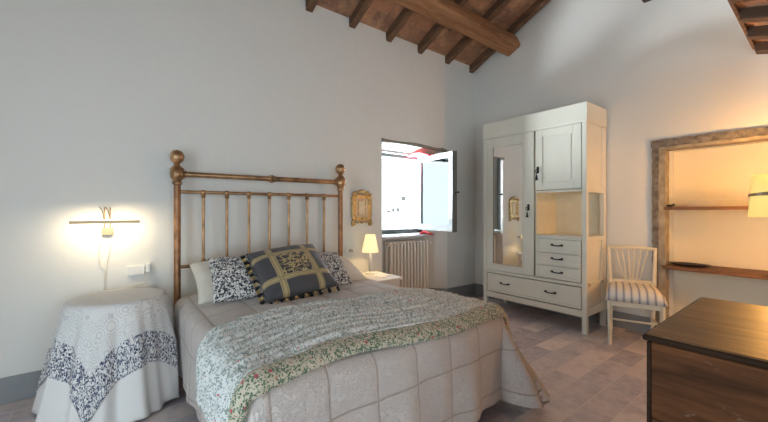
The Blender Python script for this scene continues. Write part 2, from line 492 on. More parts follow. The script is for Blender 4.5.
# ceiling: long slope, short slope, drop wall and the low lean-to slope
g = G()
zr = roof_z(RID)
g.prism([(YA + .5, roof_z(YA + .5) + .095), (YA + .5, roof_z(YA + .5) + .2), (RID, zr + .2), (RID, zr + .095)], XD - .3, XB + .5, axis='x')
g.prism([(RID, zr + .095), (RID, zr + .2), (.28, zr - .15), (.28, zr - .25)], XD - .3, XB + .5, axis='x')
struct('ceiling', g, M['slab'], smooth=0)
EY, EZ, LT = .395, 2.545, math.tan(math.radians(16))
g = G(); g.box(XD - .3, XB, .30, EY - .012, EZ + .03, zr - .05); struct('wall_upper', g, M['wall'], smooth=0)
g = G()
g.prism([(EY, EZ), (EY, EZ + .06), (YC - .3, EZ + .06 - (EY - YC + .3) * LT), (YC - .3, EZ - (EY - YC + .3) * LT)], XD - .3, XB, axis='x')
o = struct('ceiling_low', g, M['slab'], smooth=0)
# edge board of the low ceiling
g = G(); g.box(XD, XB, EY, EY + .018, EZ - .03, EZ + .07); struct('trim_1', g, M['rafter'], smooth=0)

# skirting
SK = .165
g = G()
g.box(XD, 2.45, YA - .012, YA, 0, SK)
struct('baseboard_left', g, M['skirting'], smooth=0, bevel=.003)
g = G()
g.prism([(3.36, 3.39), (3.355, 3.378), (3.545, YA - .012), (XB, YA - .012), (XB, YA), (3.55, YA)], 0, SK)
g.box(2.45, 3.36, 3.378, 3.39, 0, SK)
struct('baseboard_window', g, M['skirting'], smooth=0)
g = G(); g.box(XB - .012, XB, 1.085, YA - .012, 0, SK); struct('baseboard_right', g, M['skirting'], smooth=0, bevel=.003)

# stone surround of the niche: irregular blocks
def rough_bar(g, x0, x1, y0, y1, z0, z1, seed, mi=0, amp=.007, ns=26):
    n0 = len(g.bm.verts)
    L = max(y1 - y0, z1 - z0); vert = (z1 - z0) > (y1 - y0)
    k = max(4, int(L / .035))
    prev = None
    for i in range(k + 1):
        f = i / k
        if vert: c = [(x0, y0, z0 + f * (z1 - z0)), (x1, y0, z0 + f * (z1 - z0)), (x1, y1, z0 + f * (z1 - z0)), (x0, y1, z0 + f * (z1 - z0))]
        else: c = [(x0, y0 + f * (y1 - y0), z0), (x1, y0 + f * (y1 - y0), z0), (x1, y0 + f * (y1 - y0), z1), (x0, y0 + f * (y1 - y0), z1)]
        ring = []
        for p in c:
            nz = noise.noise_vector(Vector(p) * ns * .6 + Vector((seed, 0, 0)))
            ring.append(g.bm.verts.new(Vector(p) + nz * amp))
        if prev:
            for q in range(4): g.bm.faces.new((prev[q], prev[(q + 1) % 4], ring[(q + 1) % 4], ring[q])).material_index = mi
        else: g.bm.faces.new(ring[::-1]).material_index = mi
        prev = ring
    g.bm.faces.new(prev).material_index = mi
g = G()
rough_bar(g, XB - .022, XB + .10, NY1 + .045, NY1 + .095, 0, NZ + .03, 1)
rough_bar(g, XB - .026, XB + .10, NY0 - .1, NY1 + .10, NZ + .015, NZ + .085, 2)
struct('trim_2', g, M['stone'], smooth=30)
g = G()
rough_bar(g, XB - .012, XB + .12, NY1 - .005, NY1 + .05, 0, NZ + .01, 5, amp=.003)
rough_bar(g, XB - .012, XB + .12, NY0, NY1, NZ - .012, NZ + .02, 6, amp=.003)
struct('trim_3', g, M['stonewarm'], smooth=30)
# window lintel slab with a tapered end
g = G()
pts = []
for i in range(21):
    f = i / 20; x = 2.44 + f * 1.11
    th = .05 if f < .86 else .05 - .042 * ((f - .86) / .14) ** 1.5
    pts.append((x, 1.995 - .008 * f, 2.03 - .008 * f if f < .86 else 1.995 - .008 * f + th))
top = [(x, t + .008 * math.sin(9 * x)) for (x, b, t) in pts]; bot = [(x, b - .003 * math.sin(13 * x)) for (x, b, t) in pts]
g.prism(bot + top[::-1], YA - .02, YA + .03, axis='y')
struct('trim_4', g, M['lintel'], smooth=40)
# window sill
g = G(); g.box(2.452, 3.352, 3.225, 3.46, .862, .895); struct('trim_5', g, M['sill'], smooth=0, bevel=.006)

# ------------------------------------------------------------------ window with open casement
W = bpy.data.objects.new('window_1', None); COL.objects.link(W); W['kind'] = 'structure'; W.location = (2.86, 3.45, .9)
def wparent(o): o.parent = W; o.matrix_parent_inverse = Matrix.Translation(W.location).inverted(); return o
g = G()
FX0, FX1, FZ0, FZ1 = 2.452, 3.325, .905, 1.925
g.box(FX0, FX0 + .05, 3.43, 3.49, FZ0, FZ1); g.box(FX1 - .055, FX1, 3.43, 3.49, FZ0, FZ1)
g.box(FX0, FX1, 3.43, 3.49, FZ1 - .045, FZ1); g.box(FX0, FX1, 3.43, 3.49, FZ0, FZ0 + .06)
wparent(struct('window_frame', g, M['windark'], parent=W, smooth=0, bevel=.004))
# sash, built in hinge coordinates: x runs from the hinge to the free stile
hinge = Vector((3.265, 3.425, 0)); ang = math.atan2(-.668, -.075)
RS = Matrix.Translation(hinge) @ Matrix.Rotation(ang, 4, 'Z')
SW, SZ0, SZ1, ST = .675, .955, 1.905, .026
g = G(); sw = .06
g.box(0, sw, -ST, ST, SZ0, SZ1); g.box(SW - sw, SW, -ST, ST, SZ0, SZ1)
g.box(sw, SW - sw, -ST, ST, SZ1 - sw, SZ1); g.box(sw, SW - sw, -ST, ST, SZ0, SZ0 + .075)
g.box(SW, SW + .012, -ST - .006, ST + .012, SZ0 - .005, SZ1 + .005, 1)  # darker strip along the free edge of the sash
bmesh.ops.transform(g.bm, matrix=RS, verts=g.bm.verts)
sash = wparent(struct('sash', g, [M['winwhite'], M['windark']], parent=W, smooth=0, bevel=.003))
g = G(); g.box(sw - .005, SW - sw + .005, -.003, .003, SZ0 + .07, SZ1 - sw + .005); bmesh.ops.transform(g.bm, matrix=RS, verts=g.bm.verts)
o = build('glass_pane', g, M['glass'], parent=sash, smooth=0)
g = G(); g.tube([(SW + .012, .02, 1.42), (SW + .045, .02, 1.42)], .008); g.ball((SW + .05, .02, 1.42), .013); bmesh.ops.transform(g.bm, matrix=RS, verts=g.bm.verts)
build('handle', g, M['blackiron'], parent=sash)
for z in (1.10, 1.43, 1.77):
    g = G(); g.tube([(3.268, 3.405, z - .035), (3.268, 3.405, z + .035)], .009, 8)
    o = build('hinge', g, M['winwhite'], parent=sash)
# red cloth strips
g = G()
def rag(u, v):
    x = 3.04 + .22 * u; y = 3.13 + .27 * v + .02 * math.sin(9 * u)
    return (x, y - .0, 1.925 + .012 * math.sin(7 * u + 4 * v) - .02 * (1 - v) * (1 - abs(2 * u - 1)))
g.grid(14, 10, rag)
tag(build('red_cloth', g, M['red'], mods=[('SOLIDIFY', dict(thickness=.012))]), 'red cloth strip wedged at the top of the open window', 'cloth')
g = G()
g.grid(14, 8, lambda u, v: (3.21 + .11 * u, 3.19 + .18 * v, .905 + .035 * math.sin(PI * v) * (.6 + .4 * math.sin(5 * u + 1)) + .006 * math.sin(11 * u)))
tag(build('red_cloth', g, M['red'], mods=[('SOLIDIFY', dict(thickness=.008))]), 'pink red cloth lying on the window sill under the open casement', 'cloth')

# house across the way, blown out by daylight
H = thing('house', 'pale house seen through the open window', 'house', (7.5, 12.0, -3))
g = G(); g.box(-5, 6, 0, 3, 0, 9); build('wall', g, M['stair'], H, smooth=0)
for (x, z, w_, h_) in ((2.02, 4.12, .16, .10), (2.30, 4.16, .12, .16), (2.55, 4.16, .15, .18), (2.86, 4.66, .2, .2), (3.3, 4.7, .12, .2)):
    build('window', G().box(x, x + w_, -.03, .05, z, z + h_), M['fdark'], H, smooth=0)

# ------------------------------------------------------------------ roof timbers
ords = ['first', 'second', 'third', 'fourth', 'fifth', 'sixth', 'seventh', 'eighth']
for k in range(6):
    x = 4.045 - .5 * k
    g = G(); w = .038
    dz = .094
    L0, L1 = YA + .05, RID + .02
    vs = []
    segs = 8
    prev = None
    for i in range(segs + 1):
        y = L0 + (L1 - L0) * i / segs; z = roof_z(y)
        ring = []
        for (sx, sz) in ((-1, 0), (1, 0), (1, 1), (-1, 1)):
            nv = noise.noise_vector(Vector((x * 3 + sx, y * 1.7, sz * 2))) * .006
            ring.append(g.bm.verts.new((sx * w + nv.x, y, z + sz * dz + (nv.z if sz == 0 else 0))))
        if prev:
            for q in range(4): g.bm.faces.new((prev[q], prev[(q + 1) % 4], ring[(q + 1) % 4], ring[q]))
        else: g.bm.faces.new(ring)
        prev = ring
    g.bm.faces.new(prev[::-1])
    tag(build('roof_rafter', g, M['rafter'], loc=(x, 0, 0), smooth=30, bevel=.005),
        f'brown wooden rafter, {ords[k]} from the wardrobe corner on the left ceiling slope', 'rafter', 'rafters of the left ceiling slope')
# great beam, tilted with the slope
a = math.radians(25)
g = G(); prev = None
ux = Vector((0, -math.cos(a), math.sin(a))); uz = Vector((0, math.sin(a), math.cos(a)))
P0 = Vector((0, 2.645, 3.225))
for i in range(41):
    x = XB - .005 - i * (XB - XD) / 40
    ring = []
    for (s_, t_) in ((.02, 0), (.19, 0), (.21, .03), (.21, .145), (.195, .158), (.015, .158), (0, .14), (0, .02)):
        p = P0 + ux * s_ + uz * t_ + Vector((x, 0, 0))
        p += noise.noise_vector(p * 2.4) * .009 + noise.noise_vector(p * 9) * .004
        p.x = x
        ring.append(g.bm.verts.new(p))
    if prev:
        for q in range(8): g.bm.faces.new((prev[q], prev[(q + 1) % 8], ring[(q + 1) % 8], ring[q]))
    else: g.bm.faces.new(ring)
    prev = ring
g.bm.faces.new(prev[::-1])
tag(build('ceiling_beam', g, M['beam'], smooth=35), 'thick orange brown hewn beam carrying the rafters above the bed', 'beam')
# ridge beam end
g = G(); g.box(XD, XB - .004, RID - .02, 1.155, 3.235, 3.50)
tag(build('ridge_beam', g, M['darkbeam'], smooth=0, bevel=.012), 'dark beam just showing above the niche wall at the picture top', 'beam')
# joists of the low ceiling
for k in range(5):
    x = 4.085 - .375 * k
    g = G(); prev = None
    for i in range(7):
        y = EY - .002 + (YC + .02 - EY) * i / 6; z = EZ - (EY - y) * LT
        ring = []
        for (sx, sz) in ((-1, 0), (1, 0), (1, 1), (-1, 1)):
            nv = noise.noise_vector(Vector((x * 3 + sx, y * 1.7, sz * 2 + 9))) * .006
            ring.append(g.bm.verts.new((sx * .042 + nv.x, y, z - .075 * (1 - sz) + (nv.z if sz == 0 else .002))))
        if prev:
            for q in range(4): g.bm.faces.new((prev[q], prev[(q + 1) % 4], ring[(q + 1) % 4], ring[q]))
        else: g.bm.faces.new(ring)
        prev = ring
    g.bm.faces.new(prev[::-1])
    tag(build('ceiling_joist', g, M['joist'], loc=(x, 0, 0), smooth=30, bevel=.005),
        f'dark joist under the orange tiled low ceiling, {ords[k]} from the niche wall', 'joist', 'joists of the low tiled ceiling')

# ------------------------------------------------------------------ bed
BX, BY = 1.10, 3.04
bed = thing('iron_bed', 'double bed with tall bronze coloured metal headboard of knobbed posts and spindles', 'bed', (BX, BY, 0))
HR = math.radians(-3.0)                      # the headboard stands slightly askew
RH = Matrix.Rotation(HR, 4, 'Z')
def hb(name, g, mat, parent=bed, **kw):
    bmesh.ops.transform(g.bm, matrix=RH, verts=g.bm.verts)
    return build(name, g, mat, parent, **kw)
PX = .697
for s in (-1, 1):
    g = G()
    g.tube([(s * PX, 0, .02), (s * PX, 0, 1.43)], .0235, 16)
    post = hb('post', g, M['ironbrass'])
    g = G(); g.lathe([(.028, 1.40), (.034, 1.405), (.034, 1.418), (.026, 1.425), (.036, 1.44), (.048, 1.462), (.05, 1.49), (.044, 1.508), (.05, 1.512), (.048, 1.52), (.036, 1.535), (.02, 1.548), (.018, 1.56)], (s * PX, 0, 0))
    hb('collar', g, M['brass'], post)
    g = G(); g.lathe([(.016, 1.548), (.024, 1.553), (.016, 1.561), (.03, 1.568), (.043, 1.585), (.0495, 1.612), (.043, 1.638), (.03, 1.656), (.008, 1.664)], (s * PX, 0, 0))
    hb('finial', g, M['brass'], post)
    g = G(); g.lathe([(.028, 0), (.034, .01), (.03, .03), (.022, .04)], (s * PX, 0, 0)); hb('foot', g, M['ironbrass'], post)
g = G(); g.tube([(-PX, 0, 1.482), (PX, 0, 1.482)], .0215, 16)
rail = hb('top_rail', g, M['brass'])
RX = Matrix.Rotation(PI / 2, 4, 'Y')
g = G()
g.lathe([(.024, -.03), (.03, -.022), (.026, -.012), (.036, -.004), (.036, .004), (.026, .012), (.03, .022), (.024, .03)], (0.02, 0, 1.482), M4=RX)
hb('ring', g, M['brass'], rail)
for s in (-1, 1):
    g = G(); g.lathe([(.022, -.006), (.032, -.003), (.032, .003), (.022, .006)], (s * (PX - .055), 0, 1.482), M4=RX)
    hb('ring', g, M['brass'], rail)
g = G(); g.tube([(-PX, 0, 1.347), (PX, 0, 1.347)], .0125, 12); hb('middle_rail', g, M['brass'])
g = G(); g.tube([(-PX, 0, .772), (PX, 0, .772)], .0125, 12); hb('lower_rail', g, M['ironbrass'])
for k in range(7):
    x = -PX + .178 + k * (2 * PX - .356) / 6
    g = G(); g.tube([(x, 0, .775), (x, 0, 1.345)], .0105, 12)
    sp = hb('spindle', g, M['brass'])
    g = G(); g.lathe([(.012, 1.30), (.018, 1.312), (.014, 1.322), (.024, 1.338), (.026, 1.35), (.02, 1.361), (.01, 1.365)], (x, 0, 0), 14)
    hb('knuckle', g, M['brass'], sp); g = G()
    g.lathe([(.010, .758), (.024, .765), (.024, .785), (.014, .80), (.018, .812), (.011, .824)], (x, 0, 0), 14)
    hb('knuckle', g, M['brass'], sp)
# mattress and side rails (bed coordinates)
MX0, MX1, MY0, MY1, MZ = .445 - BX, 1.85 - BX, 1.30 - BY, 2.98 - BY, .56
g = G(); g.box(MX0, MX1, MY0, MY1, .30, MZ); build('mattress', g, M['sheet'], bed, bevel=.06)
g = G(); g.box(MX0 + .02, MX1 - .02, MY0 + .03, MY1, .24, .298); build('bed_base', g, M['ironbrass'], bed, smooth=0)
for (x, y) in ((MX0 + .1, MY0 + .14), (MX1 - .1, MY0 + .14)):
    g = G(); g.tube([(x, y, 0), (x, y, .24)], .022, 12); build('leg', g, M['ironbrass'], bed)

# --- cloth that lies on the mattress and falls over its edges
def sstep(a, b, x):
    t = max(0, min(1, (x - a) / (b - a))); return t * t * (3 - 2 * t)
def drape(a, b, off, hem_floor=.012, flare=.34, fold=.03, seed=0.0):
    """a across from the left mattress edge, b along from the foot edge (metres of cloth); world position"""
    Wd, Ld = MX1 - MX0, MY1 - MY0
    qx = max(0, min(Wd, a)); qy = max(0, min(Ld, b))
    dx, dy = a - qx, b - qy
    d = math.hypot(dx, dy)
    zt = MZ + off
    # soft doming and sag of the top
    fx = qx / Wd; fy = qy / Ld
    dome = .035 * (1 - (2 * fx - 1) ** 4) * sstep(0, .25, fy) ** .5 + .012 * noise.noise(Vector((qx * 2.6, qy * 2.6, seed)))
    if d < 1e-6:
        return Vector((MX0 + BX + a, MY0 + BY + b, zt + dome))
    nx, ny = dx / d, dy / d
    r = .06 + off
    corner = abs(2 * nx * ny)
    d = max(abs(dx), abs(dy)) * (1 + .10 * corner)
    k = (.02 if nx < -.5 else .05) + .03 * math.sin(qx * 3 + qy * 2 + seed) * (nx > -.5) + flare * corner * (1 if nx > 0 else .4) + (.10 * (1 - sstep(.5, 1.1, qy)) if nx > .5 else 0)
    if nx > .5 and qy > .6: fold = fold * (1 - .7 * sstep(.6, 1.1, qy)); k *= 1 - .8 * sstep(.6, 1.1, qy)
    if nx < -.5: fold = fold * .6
    p = qx + qy + math.atan2(abs(nx), abs(ny)) * .35
    if d < r * PI / 2:
        t = d / r; out = r * math.sin(t); dn = r * (1 - math.cos(t))
    else:
        s = d - r * PI / 2; q = 1 / math.sqrt(1 + k * k)
        out = r + s * k * q; dn = r + s * q
    amt = sstep(.05, .5, d)
    out += amt * fold * (math.sin(p * 13 + seed) * .6 + math.sin(p * 29 + 1.3 + seed) * .3 + .5 * noise.noise(Vector((p * 6, d * 2, seed)))) * (1 + 1.6 * corner * (nx > 0))
    z = zt + dome * (1 - sstep(0, .15, d)) - dn
    if z < hem_floor:
        out += (hem_floor - z) * .55 * (.4 + corner); z = hem_floor + .012 * abs(math.sin(p * 24)) * corner
    return Vector((MX0 + BX + qx + nx * out, MY0 + BY + qy + ny * out, z))

Wd, Ld = MX1 - MX0, MY1 - MY0
def cover(name, a0, a1, b0, b1, off, mats, res, warp=None, **kw):
    nu, nv = int((a1 - a0) / res), int((b1 - b0) / res)
    g = G()
    def ab(u, v):
        a, b = a0 + u * (a1 - a0), b0 + v * (b1 - b0)
        return warp(a, b) if warp else (a, b, 0)
    def fn(u, v):
        a, b, h = ab(u, v)
        return drape(a, b, off + h, **kw)
    g.grid(nu, nv, fn, lambda u, v: (a0 + u * (a1 - a0), b0 + v * (b1 - b0)))
    return g
def spread_warp(a, b):
    c = .235
    h = .0035 * (abs(math.sin(PI * a / c)) * abs(math.sin(PI * b / c))) ** .4
    return a, b, h
g = cover('bedspread', -.50, Wd + .56, -.54, Ld - .06, .012, None, .0135, spread_warp, hem_floor=.016, flare=.50)
org = Vector((BX, 2.1, 0)); bmesh.ops.translate(g.bm, verts=g.bm.verts, vec=-org)
tag(build('bedspread', g, M['spread'], loc=org, smooth=180, mods=[('SOLIDIFY', dict(thickness=.006, offset=1))]), 'pale pinkish beige bedspread stitched in squares covering the bed down to the floor', 'bedspread')

# floral throw across the foot
def throw_warp(a, b):
    b2 = b + .035 * math.sin(a * 2.1 + .4) + .02 * math.sin(a * 5.3) - .02
    ph = b / .056 + .35 * math.sin(a * 2.3) + .25 * math.sin(a * 6.1 + b * 7)
    h = .027 * abs(math.sin(PI * ph)) ** .6 + .012 * noise.noise(Vector((a * 5, b * 9, 2)))
    h += .007 * noise.noise(Vector((a * 26, b * 26, 5)))
    return a, b2, h
g = cover('throw', -.36, Wd + .30, .02, .60, .042, None, .011, throw_warp, fold=.022, seed=1.7)
org = Vector((BX, 1.6, 0)); bmesh.ops.translate(g.bm, verts=g.bm.verts, vec=-org)
throw = tag(build('quilt', g, M['quilttop'], loc=org, smooth=180, mods=[('SOLIDIFY', dict(thickness=.014, offset=-1))]), 'rippled floral quilt with small roses folded across the foot of the bed', 'quilt')
def edge_warp(a, b):
    t = (b + .075) / .135        # 0..1 across the band
    b2 = b + .035 * math.sin(a * 2.1 + .4) + .02 * math.sin(a * 5.3) - .02
    h = .030 * max(0, math.sin(PI * max(0, min(1, t)))) ** .6 + .006 * noise.noise(Vector((a * 9, b * 9, 8)))
    return a, b2, h
g = cover('edge', -.36, Wd + .30, -.075, .06, .036, None, .010, edge_warp, fold=.022, seed=1.7)
bmesh.ops.translate(g.bm, verts=g.bm.verts, vec=-org)
e = build('folded_edge', g, M['quiltedge'], throw, smooth=180, mods=[('SOLIDIFY', dict(thickness=.016, offset=-1))])
e['label'] = 'cream and green rose printed folded edge'

# --- pillows
def pillow_grid(g, w, h, t, n=28, pinch=.06, puff=.42, seed=0, mi=(0, 0), wr=.012):
    for side in (1, -1):
        def fn(u, v):
            x, y = 2 * u - 1, 2 * v - 1
            e = max(0, (1 - x * x) * (1 - y * y)) ** puff
            px = x * w / 2 * (1 - pinch * (1 - y * y) * abs(x) ** 2)
            py = y * h / 2 * (1 - pinch * (1 - x * x) * abs(y) ** 2)
            z = side * t / 2 * e
            nz = noise.noise(Vector((x * 2.2, y * 2.2, seed + side))) * wr * e + noise.noise(Vector((x * 5, y * 5, seed + 4))) * wr * .4 * e
            return Vector((px, py, z + nz))
        g.grid(n, n, fn, lambda u, v: (2 * u - 1, 2 * v - 1), mi[0] if side == 1 else mi[1])
    bmesh.ops.remove_doubles(g.bm, verts=g.bm.verts, dist=.0008)
def frame(right, up, c):
    r = Vector(right).normalized(); u = Vector(up); u = (u - r * u.dot(r)).normalized(); n = r.cross(u)
    m = Matrix((r, u, n)).transposed().to_4x4(); m.translation = Vector(c); return m
def pillow(name, mats, w, h, t, mat4, label, cat, **kw):
    g = G(); pillow_grid(g, w, h, t, **kw)
    o = build(name, g, mats, smooth=180)
    o.matrix_world = mat4
    return tag(o, label, cat)
pillow('pillow', M['sheet'], .66, .42, .19, frame((1, 0, .0), (0, .80, .50), (.785, 2.74, .70)), 'ivory pillow at the left of the headboard, half behind a floral cushion', 'pillow', seed=1)
pillow('pillow', M['sheet'], .66, .42, .19, frame((1, 0, -.06), (0, .90, .34), (1.46, 2.72, .69)), 'ivory pillow at the right of the headboard, its corner pointing to the bedside lamp', 'pillow', seed=3)
pillow('floral_cushion', M['floralbw'], .46, .385, .14, frame((1, -.1, .0), (-.06, .66, .55), (.755, 2.53, .742)), 'black and white floral cushion left of the tasselled cushion', 'cushion', seed=5, pinch=.04)
pillow('floral_cushion', M['floralbw'], .46, .39, .14, frame((1, -.12, -.03), (-.10, .72, .48), (1.335, 2.565, .732)), 'black and white floral cushion right of the tasselled cushion', 'cushion', seed=8, pinch=.04)
CM = frame((1, -.02, .085), (-.09, .72, .49), (1.03, 2.385, .78))
cush = pillow('tasselled_cushion', [M['goldcushion'], M['cushback']], .52, .475, .17, CM, 'large grey cushion with gold bands, scroll centre and tassel fringe', 'cushion', seed=11, mi=(0, 1), pinch=.03)
nt_ = 15
for side in range(2):
    for k in range(nt_):
        f = (k + .5) / nt_ * 2 - 1
        if side == 0: p = Vector((-.26 * (1 - .03 * (1 - f * f)) - .008, f * .235, 0)); dirn = Vector((-1, -.35, -.2))
        else: p = Vector((f * .255, -.2375 * (1 - .03 * (1 - f * f)) - .006, 0)); dirn = Vector((0, -1, -.05))
        dirn.normalize()
        g = G(); q = p + dirn * .012; e2 = p + dirn * .032
        g.ball(q, .0115, n=8); g.tube([q, e2], [.008, .014], 8)
        build('tassel', g, M['gilt'] if k % 2 else M['blackiron'], cush)

# ------------------------------------------------------------------ round table with cloths
TX, TY, TZ, TR = .042, 2.80, .65, .245
t = thing('round_table', 'small round side table hidden under white cloths left of the bed', 'table', (TX, TY, 0))
build('tabletop', G().lathe([(TR - .012, TZ - .03), (TR - .006, TZ - .026), (TR - .006, TZ - .008), (TR - .012, TZ - .004)], n=48), M['rafter'], t)
build('pedestal', G().lathe([(.035, .03), (.05, .08), (.028, .2), (.03, .5), (.06, .62)]), M['rafter'], t)
build('foot', G().lathe([(.16, 0), (.16, .02), (.05, .035)]), M['rafter'], t)
WLIM = YA - .028 - TY
def skirt(th, f, R, z0, z1, flare, amp, freq, ph, sharp=1.0):
    """f 0 at the table edge .. 1 at the hem"""
    fold = math.sin(freq * th + ph) + .45 * math.sin(freq * 1.7 * th + 1.1 + ph) + .3 * math.sin(freq * 2.9 * th + 2.2)
    r = R + flare * f ** .85 + amp * f ** .8 * fold
    x, y = r * math.cos(th), r * math.sin(th)
    if y > WLIM: y = WLIM - .0006 * (y - WLIM)
    if x > .30: x = .30 + .15 * (x - .30)
    return x, y, z0 + (z1 - z0) * f
def round_cloth(off, drop_fn, flare, amp, freq, ph, floor=False, nth=192):
    g = G(); lay = g.bm.loops.layers.uv.verify(); uvs = {}
    R = TR + off; rings = []
    prof = [0, .3, .6, .85, .95]
    for f in prof:
        ring = []
        for k in range(nth):
            th = 2 * PI * k / nth
            v = g.bm.verts.new((f * (R - .01) * math.cos(th), f * (R - .01) * math.sin(th), TZ + off)) if f > 0 else (ring[0] if ring else g.bm.verts.new((0, 0, TZ + off)))
            uvs[v] = (f * (R - .01) * math.cos(th), f * (R - .01) * math.sin(th)); ring.append(v)
        rings.append(ring)
    nd = 26
    for j in range(nd + 1):
        ring = []
        for k in range(nth):
            th = 2 * PI * k / nth; D = drop_fn(th); f = j / nd
            d = f * D
            full = TZ + off - .012
            x, y, z = skirt(th, min(1.0, d / full), R, TZ + off - .008, TZ + off - .008 - full, flare, amp, freq, ph)
            if floor:
                z += .02 * f * (.5 + .5 * math.sin(freq * th * 1.3))
                if f > .9: z = max(z, .006)
            z = max(z, .008)
            v = g.bm.verts.new((x, y, z)); uvs[v] = ((R + d) * math.cos(th), (R + d) * math.sin(th)); ring.append(v)
        rings.append(ring)
    for i, (a, b) in enumerate(zip(rings, rings[1:])):
        for k in range(nth):
            q = [a[k], a[(k + 1) % nth], b[(k + 1) % nth], b[k]]
            if i == 0: q = [a[0], b[(k + 1) % nth], b[k]]
            f = g.bm.faces.new(q)
            for l in f.loops: l[lay].uv = uvs[l.vert]
    return g
g = round_cloth(.004, lambda th: TZ - .01, .125, .028, 9, .6, True)
tag(build('tablecloth', g, M['cloth'], loc=(TX, TY, 0), smooth=180, mods=[('SOLIDIFY', dict(thickness=.003, offset=-1))]), 'plain white floor length cloth under the printed cloth on the round table', 'tablecloth')
ROT = math.radians(-112)
def sq_drop(th):
    al = (th - ROT + PI / 4) % (PI / 2) - PI / 4         # 0 at a corner
    rad = .62 / max(math.cos(PI / 4 - abs(al)), .6)
    # corner rounded a little by the fold
    return min(rad - (TR + .02), TZ - .075)
g = round_cloth(.013, sq_drop, .125, .028, 9, .6)
# turn the print so that its square follows the cloth's corners
lay = g.bm.loops.layers.uv.active; c_, s_ = math.cos(-(ROT - PI / 4)), math.sin(-(ROT - PI / 4))
for f in g.bm.faces:
    for l in f.loops:
        u, v = l[lay].uv; l[lay].uv = (u * c_ - v * s_, u * s_ + v * c_)
tag(build('printed_tablecloth', g, M['overcloth'], loc=(TX, TY, 0), smooth=180, mods=[('SOLIDIFY', dict(thickness=.003, offset=-1))]), 'square white cloth with dark blue floral border draped over the round table', 'tablecloth')

# ------------------------------------------------------------------ wall lamp, sockets, gilt frame
wl = thing('wall_lamp', 'wall lamp with a thin bronze bar on two rods above the round table', 'wall lamp', (-.02, YA, 1.06))
build('wall_plate', G().box(-.026, .04, -.032, 0, -.032, .02), M['lampwhite'], wl, smooth=0, bevel=.004)
LZ = .068
OFF = -.11
for x in (-.010, .022):
    build('rod', G().tube([(x, -.022, .01), (x, -.025, .07), (x, -.027, .165)], .0042, 8), M['lampmetal'], wl)
    build('curved_arm', G().tube([(x, -.17, LZ), (x - .004, -.14, LZ + .035), (x - .012, -.06, LZ + .075), (x - .028, -.012, LZ + .10)], .003, 8), M['lampmetal'], wl)
g = G()
prof = [(-.085, -.008), (-.078, -.010), (-.074, .006), (-.081, .008)]
g.prism([(-.088, -.009), (-.06, -.012), (-.058, -.008), (-.082, -.004), (-.084, .008), (-.089, .008)], -.185, .185, axis='x')
bmesh.ops.translate(g.bm, verts=g.bm.verts, vec=(0, OFF, LZ))
build('light_bar', g, M['lampmetal'], wl, smooth=0)
build('tube_bulb', G().tube([(-.16, OFF - .077, LZ + .002), (.16, OFF - .077, LZ + .002)], .0045, 8), M['tubeglow'], wl)
build('cord', G().tube([(-.018, -.01, -.03), (-.03, -.008, -.08), (-.045, -.008, -.16), (-.035, -.008, -.24), (-.008, -.008, -.28), (-.012, -.008, -.36), (-.02, -.01, -.46)], .003, 6), M['cord'], wl)
build('cord', G().tube([(.022, -.01, -.03), (.02, -.008, -.12), (.005, -.008, -.22), (-.004, -.008, -.33), (-.006, -.01, -.46)], .0025, 6), M['cord'], wl)
so = thing('wall_socket', 'white wall socket with plugged in adaptor beside the headboard post', 'socket', (.16, YA, .762))
build('plate', G().box(-.062, .045, -.02, 0, -.036, .036), M['whiteplastic'], so, smooth=0, bevel=.006)
build('plug', G().box(.05, .078, -.05, 0, -.02, .05), M['whiteplastic'], so, smooth=0, bevel=.006)
build('cord', G().tube([(.06, -.03, -.02), (.04, -.03, -.09), (-.03, -.03, -.11), (-.09, -.03, -.14), (-.12, -.03, -.2)], .0035, 6), M['cord'], so)
so = thing('wall_socket', 'small socket plate with round plug between headboard and bedside lamp', 'socket', (2.015, YA, .78))
build('plate', G().box(-.055, .055, -.012, 0, -.04, .04), M['whiteplastic'], so, smooth=0, bevel=.004)
build('plug', G().tube([(.0, -.01, 0), (0, -.045, 0)], .018, 12), M['tan'], so)

gf = thing('gilt_frame', 'small ornate gilded frame with pale panel on the wall beside the window', 'picture frame', (2.16, YA, 1.235))
g = G()
fw, fh, d = .098, .115, .028
for s in (-1, 1):
    g.box(s * (fw + .0) - .022, s * (fw + .0) + .022, -d, 0, -fh - .02, fh + .02)
    g.tube([(s * (fw + .026), -.012, -fh + .01 + i * .02) for i in range(12)], [.008 + .005 * abs(math.sin(i * 1.3)) for i in range(12)], 8)
g.box(-fw, fw, -d, 0, fh - .018, fh + .026); g.box(-fw, fw, -d, 0, -fh - .026, -fh + .016)
build('frame', g, M['gilt'], gf, bevel=.005)
g = G()
for i in range(13):
    t_ = i / 12 * 2 - 1; z = fh + .028 + .032 * (1 - t_ * t_)
    g.ball((t_ * .115, -.02, z), .017 + .006 * math.sin(i * 2.1), n=10)
g.ball((0, -.026, fh + .066), .026, (1.1, .6, .8)); g.ball((-.04, -.024, fh + .045), .018, n=10); g.ball((.04, -.024, fh + .045), .018, n=10)
build('crest', g, M['gilt'], gf)
g = G()
for s in (-1, 1):
    pts = [(s * (.098 + .02 * math.sin(a_ * .9)), -.018, -fh - .02 - .012 * a_) for a_ in [0, 1, 2, 3, 4]]
    g.tube(pts, [.02, .018, .014, .014, .012], 10)
    g.tube([(s * (.118 + .016 * math.cos(a_)), -.018, -fh - .062 + .016 * math.sin(a_)) for a_ in [k * .7 for k in range(9)]], .0085, 8)
    g.tube([(s * .09, -.018, -fh - .03), (s * .055, -.018, -fh - .048), (s * .02, -.018, -fh - .036), (0, -.018, -fh - .052)], [.012, .01, .009, .012], 8)
build('scroll_foot', g, M['gilt'], gf)
build('panel', G().box(-fw + .015, fw - .015, -.018, -.004, -fh + .01, fh - .012), M['panel'], gf, smooth=0)
g = G()
